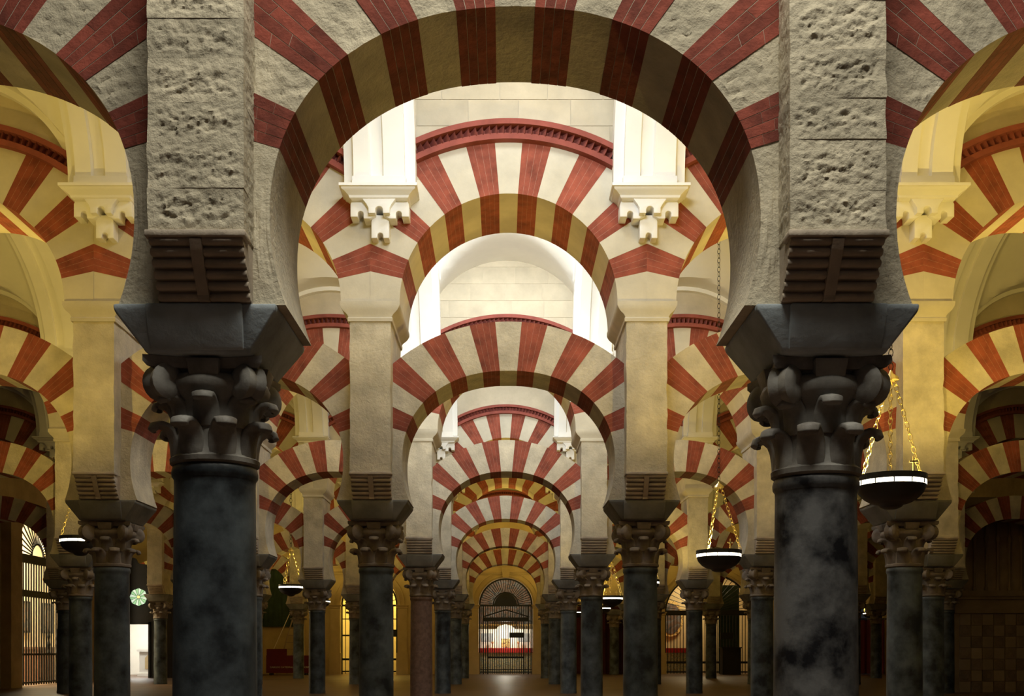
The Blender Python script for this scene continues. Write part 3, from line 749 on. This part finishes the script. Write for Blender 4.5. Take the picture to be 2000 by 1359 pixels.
# the room behind it
def room(name, x0, x1, y0, y1, z1, m, open_side, label):
    mb = MB(); t = 0.1
    if open_side != 'x0': mb.box(x0-t, x0, y0-t, y1+t, 0, z1)
    if open_side != 'x1': mb.box(x1, x1+t, y0-t, y1+t, 0, z1)
    if open_side != 'y0': mb.box(x0, x1, y0-t, y0, 0, z1)
    if open_side != 'y1': mb.box(x0, x1, y1, y1+t, 0, z1)
    mb.box(x0-t, x1+t, y0-t, y1+t, z1, z1+t)
    o = mb.obj(name, m); tag(o, label, None, None, 'structure'); return o
M['roomwall'] = mat('cream_room_wall', (0.80, 0.72, 0.52), var=0.08, objvar=0)
room('wall_side_room', -16.6, LEFT_X-0.42, 29.6, 39.6, 6.0, 'roomwall', 'x1', 'cream walls of the bright room behind the left gate')
area('room_fill_light', (-15.6, 33.5, 5.9), (0, 0, 0), 1.2, 1700, (1.0, 0.86, 0.58), 5.0)  # unseen area light added under the ceiling to brighten the room
def framed(name, x, y0, y1, z0, z1, label):
    r_ = empty(name, (x, (y0+y1)/2, z0), label, 'picture', 'framed pictures in the side room')
    h = z1-z0; w2 = (y1-y0)/2
    MB().box(-0.01, 0.03, -w2, w2, 0, h).obj('canvas', 'painting', r_)
    for a in ((-w2-0.07, -w2, 0, h), (w2, w2+0.07, 0, h), (-w2-0.07, w2+0.07, -0.07, 0), (-w2-0.07, w2+0.07, h, h+0.07)):
        MB().box(-0.01, 0.06, a[0], a[1], a[2], a[3]).obj('frame', 'blackwood', r_)
framed('framed_picture', -16.58, 36.2, 37.2, 1.75, 2.7, 'dark framed picture nearer the bars of the left gate, on cream wall')
framed('framed_picture', -16.58, 38.3, 39.1, 1.75, 2.7, 'dark framed picture farther along the cream wall behind the left gate')
cb = empty('wooden_chest', (-16.1, 37.6, 0), 'brown wooden chest against the cream wall behind the left gate', 'chest')
MB().box(-0.45, 0.4, -1.6, 1.5, 0, 1.1).obj('chest_body', 'brown', cb); MB().box(-0.48, 0.45, -1.65, 1.55, 1.1, 1.18).obj('chest_top', 'brown', cb)
for k in range(4): MB().box(0.4, 0.43, -1.5+0.75*k, -0.86+0.75*k, 0.15, 0.98).obj('chest_panel', 'brown', cb)

# ------------------------------------------------------------------ dark screen with rose window and bright doorway
SY = 41.2
scr = MB()
def arc2(cx, cz, r_, a0, a1, n=8): return [(cx+r_*math.cos(a0+(a1-a0)*i/n), cz+r_*math.sin(a0+(a1-a0)*i/n)) for i in range(n+1)]
DX0, DX1, DZ = -15.45, -13.62, 2.07
top = [(-13.0, 3.35)]+arc2(-13.45, 3.75, 0.30, -0.6*PI, 0.55*PI)[::-1][::-1]+arc2(-13.85, 4.55, 0.40, -0.45*PI, 0.75*PI)+[(-14.2, 5.1), (-14.6, 4.9), (-14.9, 5.3), (-16.5, 5.3)]
scr.prism([(DX1, 0), (-12.5, 0), (-12.5, 3.3), (-13.2, 3.36), (-13.42, 3.50), (-13.50, 3.72), (-13.42, 3.95), (-13.62, 4.02), (-13.72, 4.12), (-13.80, 4.38), (-14.1, 4.42), (-14.22, 4.62), (-14.45, 4.68), (-14.75, 4.72), (-14.9, 5.2), (-17.2, 5.2), (-17.2, DZ), (DX1, DZ)], 0, 0.12)
so = scr.obj('wall_screen', 'blackwood', None, (0, SY, 0)); tag(so, 'black lobed timber screen around the bright left doorway', None, None, 'structure')
MB().box(-17.2, DX0, 0, 0.12, 0, DZ).obj('screen_leaf', 'blackwood', so)
MB().box(DX1-0.08, DX1, -0.06, 0.2, 0, DZ+0.08).obj('door_jamb', 'blackwood', so); MB().box(DX0, DX1, -0.06, 0.2, DZ, DZ+0.08).obj('door_head', 'blackwood', so)
rw = empty('rose_window', (-14.08, SY-0.03, 3.12), 'small octagonal window of green and white glass above the doorway', 'window')
for k in range(16):
    a0, a1 = 2*PI*k/16+PI/8, 2*PI*(k+1)/16+PI/8
    def octr(a): d = (a % (PI/4))-PI/8; return 0.34*math.cos(PI/8)/math.cos(d)
    p = [(0.07*math.cos(a0), 0.07*math.sin(a0)), (octr(a0)*math.cos(a0), octr(a0)*math.sin(a0)), (octr(a1)*math.cos(a1), octr(a1)*math.sin(a1)), (0.07*math.cos(a1), 0.07*math.sin(a1))]
    MB().prism(p, -0.01, 0.01).obj('pane', 'glass_green' if k % 2 else 'glass_white', rw)
    MB().tube((0.07*math.cos(a0), -0.015, 0.07*math.sin(a0)), (octr(a0)*math.cos(a0), -0.015, octr(a0)*math.sin(a0)), 0.008, 5).obj('lead', 'iron', rw)
MB().rings([[(r_*math.cos(2*PI*j/16), y_, r_*math.sin(2*PI*j/16)) for j in range(16)] for r_, y_ in ((0.001, -0.02), (0.05, -0.02), (0.05, 0.01), (0.001, 0.01))]).obj('boss_pane', 'glass_gold', rw)
room('wall_bright_room', -17.0, -12.6, SY+0.15, 46.5, 3.2, 'plaster', 'y0', 'white walls of the daylit room beyond the doorway')
area('doorway_daylight', (-14.8, 43.6, 3.1), (0, 0, 0), 2.0, 300, (1.0, 0.97, 0.92), 3.5)
ped = empty('pedestal', (-14.55, 44.2, 0), 'pale carved pedestal standing inside the bright doorway', 'pedestal')
for z0, z1, q in ((0, 0.12, 0.46), (0.12, 1.0, 0.40), (1.0, 1.1, 0.48)): MB().box(-q, q, -q, q, z0, z1).obj('pedestal_block', 'marble_white', ped)
MB().prism([(-0.16, 0.3), (0.16, 0.3), (0.16, 0.75), (0, 0.92), (-0.16, 0.75)], -0.42, -0.39).obj('relief', 'wall', ped)
pcd = empty('panel_picture', (-14.3, 44.9, 1.1), 'tall dark panel in a reddish frame above the pedestal', 'picture')
MB().box(-0.25, 0.25, -0.02, 0.02, 0.05, 1.2).obj('panel', 'green', pcd)
for s_ in (-1, 1): MB().box(s_*0.31-0.06, s_*0.31+0.06, -0.05, 0.03, 0, 1.3).obj('frame', 'brown', pcd)
pc = empty('side_column', (-15.3, 43.2, 0), 'slim pinkish column at the edge of the bright doorway', 'column')
MB().lathe([(0.16, 0), (0.16, 0.08), (0.11, 0.12), (0.10, 2.3), (0.16, 2.45)], 20).obj('shaft', 'shaft_pink', pc, smooth=35); MB().box(-0.18, 0.18, -0.18, 0.18, 2.45, 2.6).obj('abacus', 'marble_white', pc)
ea = empty('horseshoe_arch', (-14.3, 45.0, 0), 'lit striped arch glimpsed through the lobed black screen', 'arch')
for k, p_ in enumerate(LOWER): link('voussoir', LM[k], ea)
point('screen_lamp', (-14.3, 42.8, 4.2), 60, WARM, 0.1)

# ------------------------------------------------------------------ chapels behind the far wall
room('wall_chapel_middle', -1.9, 2.1, WALL_Y+0.5, 51.0, 5.0, 'wall', 'y0', 'walls of the small chapel behind the central gate')
room('wall_chapel_gold', -7.7, -4.2, WALL_Y+0.5, 50.0, 5.0, 'roomwall', 'y0', 'golden walls of the chapel left of the central gate')
room('wall_chapel_wide', 6.6, 11.6, WALL_Y+0.5, 50.5, 5.0, 'wall', 'y0', 'walls of the wide chapel right of the central gate')
area('chapel_lamp', (0.1, 48.9, 4.7), (0.5, 0, 0), 0.8, 40, WARMW)
point('chapel_lamp', (0.1, 48.75, 1.9), 85, (1.0, 0.93, 0.75), 0.15)
area('chapel_lamp', (-5.95, 48.9, 4.8), (0, 0, 0), 1.0, 170, WARM)
area('chapel_lamp', (9.1, 48.9, 4.8), (0, 0, 0), 1.2, 130, WARMW)
def altar(x, y, w2, label, white=True):
    r_ = empty('altar', (x, y, 0), label, 'altar')
    MB().box(-w2, w2, -0.45, 0.45, 0, 0.95).obj('altar_front', 'azulejo', r_)
    MB().box(-w2-0.05, w2+0.05, -0.52, 0.5, 0.95, 1.16).obj('altar_cloth', 'redcloth', r_)
    if white:
        MB().box(-w2, w2, 0.2, 0.5, 1.16, 2.05).obj('retable', 'marble_white', r_)
        for s_ in (-1, 1):
            MB().box(s_*0.85-0.28, s_*0.85+0.28, 0.17, 0.21, 1.45, 1.85).obj('retable_panel', 'cool_impost', r_)
            MB().lathe([(0.09, 1.16), (0.03, 1.2), (0.025, 1.35), (0.07, 1.42), (0.001, 1.5)], 10).obj('candlestick', 'gold', r_, (s_*0.6, -0.1, 0))
        MB().prism([(-0.45, 2.05), (0.45, 2.05), (0.3, 2.2), (0, 2.28), (-0.3, 2.2)], 0.2, 0.45).obj('retable_crest', 'marble_white', r_)
        MB().box(-0.2, 0.2, 0.16, 0.21, 1.2, 1.6).obj('tabernacle_door', 'gilt', r_)
    return r_
altar(0.1, 49.6, 1.5, 'white marble altar with red cloth and speckled front behind the central gate')
pt = empty('altar_painting', (0.1, 50.9, 2.3), 'dark multicoloured painting above the white altar', 'picture'); MB().box(-1.6, 1.6, -0.04, 0.04, 0, 2.3).obj('canvas', 'painting', pt)
MB().box(-1.68, 1.68, -0.06, 0.02, -0.08, 0).obj('frame', 'gilt', pt); MB().box(-1.68, 1.68, -0.06, 0.02, 2.3, 2.38).obj('frame', 'gilt', pt)
altar(7.9, 49.4, 0.9, 'altar with red cloth and patterned front behind the wide chapel screen', False)
pt = empty('oval_painting', (7.9, 50.42, 1.7), 'dark oval painting in gilt frame above the red-clothed side altar', 'picture')
ov = lambda a, b: [(a*math.cos(2*PI*i/28), 0.85+b*math.sin(2*PI*i/28)) for i in range(28)]
MB().prism(ov(0.62, 0.85), -0.05, 0).obj('frame', 'gilt', pt); MB().prism(ov(0.5, 0.72), -0.08, -0.04).obj('canvas', 'painting', pt)
gd = empty('green_door', (10.15, 48.2, 0), 'tall dark green door panel inside the wide chapel', 'door')
MB().box(-0.42, 0.5, -0.04, 0.04, 0, 4.0).obj('door_leaf', 'green', gd)
for z0 in (0.3, 1.3, 2.3): MB().box(-0.3, 0.38, -0.06, -0.03, z0, z0+0.85).obj('door_panel', 'green', gd)
bx = empty('dark_cabinet', (10.0, 46.5, 0), 'low black cabinet before the wide chapel screen', 'cabinet')
MB().box(-0.5, 0.3, -0.3, 0.3, 0.0, 1.15).obj('cabinet_body', 'blackwood', bx); MB().box(-0.54, 0.34, -0.34, 0.34, 1.15, 1.2).obj('cabinet_top', 'blackwood', bx)
# ------------------------------------------------------------------ things before the far wall
tp = empty('tapestry', (-9.9, 47.15, 2.1), 'large dark green hanging on the far wall behind the red board', 'tapestry')
rg = []
for i in range(25):
    x = -0.75+1.5*i/24; y = -0.06+0.03*math.sin(i*1.9); rg.append([(x, y-0.015, 0), (x, y-0.015, 2.5), (x, y+0.015, 2.5), (x, y+0.015, 0)])
MB().rings(rg).obj('cloth', 'green', tp, smooth=60); MB().tube((-0.85, -0.05, 2.52), (0.85, -0.05, 2.52), 0.03, 8).obj('rod', 'blackwood', tp)
ld = empty('stepladder', (-9.35, 46.9, 0), 'pale ladder leaning behind the red board', 'ladder')
for s_ in (-0.22, 0.22): MB().tube((-0.35+s_, -0.25, 0.02), (0.45+s_, 0.1, 3.0), 0.03, 6).obj('rail', 'tile_a', ld)
for k in range(9):
    f = (k+0.7)/10; MB().box(-0.35+0.8*f-0.22, -0.35+0.8*f+0.22, -0.25+0.35*f-0.04, -0.25+0.35*f+0.04, 3*f-0.02, 3*f+0.02).obj('rung', 'tile_a', ld)
MB().tube((-9.95, 46.2, 1.1), (-9.2, 46.9, 3.1), 0.018, 6).obj('leaning_pole', 'letter')
tag(bpy.data.objects['leaning_pole'], 'thin pale pole leaning up from the red board', 'pole', None, 'thing')
sg = empty('sign_board', (-9.3, 46.0, 0), 'dark red board with pale lettering near the far wall', 'sign')
MB().box(-0.92, 1.0, -0.03, 0.03, 0.08, 0.84).obj('board', 'maroon', sg); MB().box(-0.92, -0.05, 0.035, 0.08, 0.08, 1.12).obj('back_board', 'maroon', sg)
for x in (-0.7, 0.8): MB().box(x-0.05, x+0.05, -0.25, 0.25, 0, 0.08).obj('foot', 'blackwood', sg)
def text(name, s_, size, m, parent, loc, rot, width=None):
    cu = bpy.data.curves.new(name, 'FONT'); cu.body = s_; cu.size = size; cu.align_x = 'LEFT'; cu.extrude = 0.002
    t_ = bpy.data.objects.new('tmp', cu); COL.objects.link(t_); bpy.context.view_layer.update()
    me = bpy.data.meshes.new_from_object(t_.evaluated_get(bpy.context.evaluated_depsgraph_get())); bpy.data.objects.remove(t_)
    me.materials.clear(); me.materials.append(M[m]); o = link(name, me, parent, loc, rot)
    if width: o.scale = (width/o.dimensions.x,)*2+(1,)
    return o
text('lettering', 'CABILDO CATEDRAL DE CÓRDOBA', 0.14, 'letter', sg, (-0.76, -0.034, 0.30), (PI/2, 0, 0), 1.70)
ct = empty('curtain', (4.9, 47.1, 0), 'dark maroon curtain on the far wall right of the central gate', 'curtain')
rg = []
for i in range(61):
    x = -1.75+3.5*i/60; y = -0.08+0.05*math.sin(i*1.3); rg.append([(x, y-0.012, 0.03), (x, y-0.012, 3.0), (x, y+0.012, 3.0), (x, y+0.012, 0.03)])
MB().rings(rg).obj('cloth', 'curtain', ct, smooth=60); MB().tube((-1.85, -0.08, 3.04), (1.85, -0.08, 3.04), 0.03, 8).obj('curtain_rod', 'blackwood', ct)
ct = empty('curtain', (16.1, 47.1, 0), 'dark red curtain far right behind the front column', 'curtain')
rg = []
for i in range(25):
    x = -0.7+1.4*i/24; y = -0.08+0.05*math.sin(i*1.3); rg.append([(x, y-0.012, 0.03), (x, y-0.012, 2.4), (x, y+0.012, 2.4), (x, y+0.012, 0.03)])
MB().rings(rg).obj('cloth', 'maroon', ct, smooth=60); MB().tube((-0.8, -0.08, 2.44), (0.8, -0.08, 2.44), 0.03, 8).obj('curtain_rod', 'blackwood', ct)
make_column(7, 1.5, 4.85, 46.6, 'dim grey column standing before the dark maroon curtain')
# ------------------------------------------------------------------ walls at the right
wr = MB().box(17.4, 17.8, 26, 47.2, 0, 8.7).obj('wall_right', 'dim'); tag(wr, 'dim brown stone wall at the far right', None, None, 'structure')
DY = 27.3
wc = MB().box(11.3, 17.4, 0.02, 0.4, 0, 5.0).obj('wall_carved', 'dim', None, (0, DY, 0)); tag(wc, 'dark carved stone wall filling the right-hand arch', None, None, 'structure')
ta = cached('tile_a', lambda: bevelled(MB().box(-0.14, 0.14, -0.015, 0.03, -0.14, 0.14), 'tile', 'tile_a', 0.006, 1))
tb = cached('tile_b', lambda: bevelled(MB().box(-0.14, 0.14, -0.028, 0.03, -0.14, 0.14).rings([[(r_*math.cos(2*PI*j/8), y_, r_*math.sin(2*PI*j/8)) for j in range(8)] for r_, y_ in ((0.11, -0.028), (0.09, -0.045), (0.05, -0.03))]), 'tile', 'tile_b', 0.006, 1))
for i in range(18):
    for j in range(7): link('tile', tb if (i+j) % 2 else ta, wc, (11.82+0.29*i, 0, 0.14+0.287*j))
for z0, z1, d in ((2.03, 2.14, 0.06), (2.14, 2.38, 0.03), (2.38, 2.46, 0.09), (2.46, 2.60, 0.14)): MB().box(11.45, 17.4, -d, 0.03, z0, z1).obj('cornice_course', 'dim', wc)
cn = cached('colonnette', lambda: MB().lathe([(0.05, 0), (0.05, 0.06), (0.03, 0.1), (0.03, 1.22), (0.055, 1.28), (0.06, 1.36), (0.03, 1.42), (0.03, 2.1), (0.05, 2.2)], 10).mesh('colonnette', 'dim', 40))
for i in range(18): link('colonnette', cn, wc, (11.75+0.3*i, -0.02, 2.60))
# ------------------------------------------------------------------ hanging lamps
def chain_mb(p, q, wire, ll):
    p = Vector(p); q = Vector(q); d = (q-p); n = max(2, int(d.length/ll)); d.normalize(); u = d.orthogonal().normalized(); v = d.cross(u); mb = MB()
    for i in range(n):
        c = p+(q-p)*((i+0.5)/n); a, b = (u, v) if i % 2 else (v, u); hl = (q-p).length/n*0.62; hw = hl*0.55
        rings = []
        for k in range(8):
            t = 2*PI*k/8; ctr = c+d*(hl*math.cos(t))+a*(hw*math.sin(t)); nrm = (d*math.cos(t)/hl+a*math.sin(t)/hw).normalized()
            rings.append([ctr+wire*(math.cos(PI/2*j)*nrm+math.sin(PI/2*j)*b) for j in range(4)])
        mb.rings(rings, closed=True)
    return mb
def make_lamp(px, py, width, D, label, cross=True, fine=True, ang=0.3, drop=0.95, power=130):
    x = (px-PX)*D/F_PX; z = EYE+(PY-py)*D/F_PX; R_ = width*D/F_PX/2
    root = empty('hanging_lamp', (x, D, z), label, 'lamp', 'round hanging lamps')
    s_ = R_/0.3
    point('lamp_bulb', (x, D, z-0.005*s_), power*1.15, WARM, 0.04*s_)
    MB().lathe([(0.001, -0.225*s_), (0.05*s_, -0.222*s_), (0.09*s_, -0.205*s_), (0.105*s_, -0.185*s_), (0.17*s_, -0.168*s_), (0.23*s_, -0.13*s_), (0.275*s_, -0.08*s_), (0.296*s_, -0.02*s_), (0.27*s_, -0.02*s_)], 36).obj('bowl', 'lamp', root, smooth=40)
    MB().rings([[(r_*math.cos(2*PI*j/36), r_*math.sin(2*PI*j/36), z_) for j in range(36)] for r_, z_ in ((0.27*s_, -0.02*s_), (0.297*s_, -0.02*s_), (0.297*s_, 0.018*s_), (0.27*s_, 0.018*s_))], closed=True).obj('light_strip', 'strip', root)
    MB().rings([[(r_*math.cos(2*PI*j/36), r_*math.sin(2*PI*j/36), z_) for j in range(36)] for r_, z_ in ((0.26*s_, 0.018*s_), (0.303*s_, 0.018*s_), (0.303*s_, 0.07*s_), (0.26*s_, 0.07*s_))], closed=True).obj('rim', 'lamp', root)
    for k in range(12):
        a = 2*PI*(k+0.5)/12; MB().box(-0.004, 0.004, -0.004, 0.004, -0.02*s_, 0.02*s_).obj('rim_stud', 'lamp', root, (0.298*s_*math.cos(a), 0.298*s_*math.sin(a), 0))
    top = drop*s_*0.97
    wire = 0.0045*s_ if fine else 0.007*s_; ll = 0.055*s_ if fine else 0.09*s_
    for k in range(3):
        a = ang+2*PI*k/3
        tag(chain_mb((0.29*s_*math.cos(a), 0.29*s_*math.sin(a), 0.07*s_), (0.03*s_*math.cos(a), 0.03*s_*math.sin(a), top), wire, ll).obj('chain', 'gold', root), kind='stuff')
    MB().lathe([(0.07*s_, top-0.01), (0.06*s_, top+0.02*s_), (0.02*s_, top+0.05*s_), (0.008*s_, top+0.08*s_)], 12).obj('chain_cap', 'gold', root, smooth=40)
    n = round((D-Y1-A/2)/A); t = (D-(Y1+A/2+n*A))/V_HALF; zt = hA(max(-0.95, min(0.95, t)))
    tag(chain_mb((0, 0, top+0.08*s_), (0, 0, zt-z), wire*0.9, ll*1.1).obj('suspension_chain', 'iron', root), kind='stuff')
    if cross:
        c = MB().box(-0.006*s_, 0.006*s_, -0.006, 0.006, 0.07*s_, 0.20*s_).box(-0.035*s_, 0.035*s_, -0.006, 0.006, 0.145*s_, 0.16*s_).obj('cross', 'gold', root, (0.10*s_, -0.26*s_, 0))
    return root
make_lamp(PX-6.2*F_PX/9.2, PY-1.42*F_PX/9.2, 133, 9.2, 'dark dish lamp on brass chains just beyond the left edge, nearest aisle', power=250)
make_lamp(PX+6.5*F_PX/9.2, PY-1.42*F_PX/9.2, 133, 9.2, 'dark dish lamp on brass chains just beyond the right edge, nearest aisle', power=330)
make_lamp(1740, 945, 133, 9.2, 'large dark dish lamp on brass chains beside the front right column', ang=0.15, power=270)
make_lamp(1404, 1085, 87, 15.6, 'dark dish lamp on brass chains left of the front right column', ang=-0.2)
make_lamp(157, 1057, 77, 16.6, 'dark dish lamp on brass chains before the tall left gate', ang=PI+0.1)
make_lamp(568, 1147, 47, 28.8, 'small lit dish lamp hanging right of the front left column', fine=False)
make_lamp(1194, 1169, 46, 29.5, 'small lit dish lamp before the dark maroon curtain', fine=False)
make_lamp(1262, 1138, 52, 25.0, 'small lamp peeping out behind the second right column of the aisle', False, False)
make_lamp(627, 1175, 36, 36.0, 'tiny lit lamp half hidden by a column, above the red board', False, False)
make_lamp(686, 1186, 20, 44.0, 'tiny lit lamp hanging before the golden chapel gate', False, False)
make_lamp(1178, 1188, 30, 43.6, 'tiny lamp just below and behind another before the maroon curtain', False, False)
make_lamp(1128, 1196, 26, 44.0, 'tiny lamp at the left edge of the maroon curtain', False, False)
make_lamp(1700, 1198, 28, 43.6, 'tiny lamp at the far right before the dark red curtain', False, False)
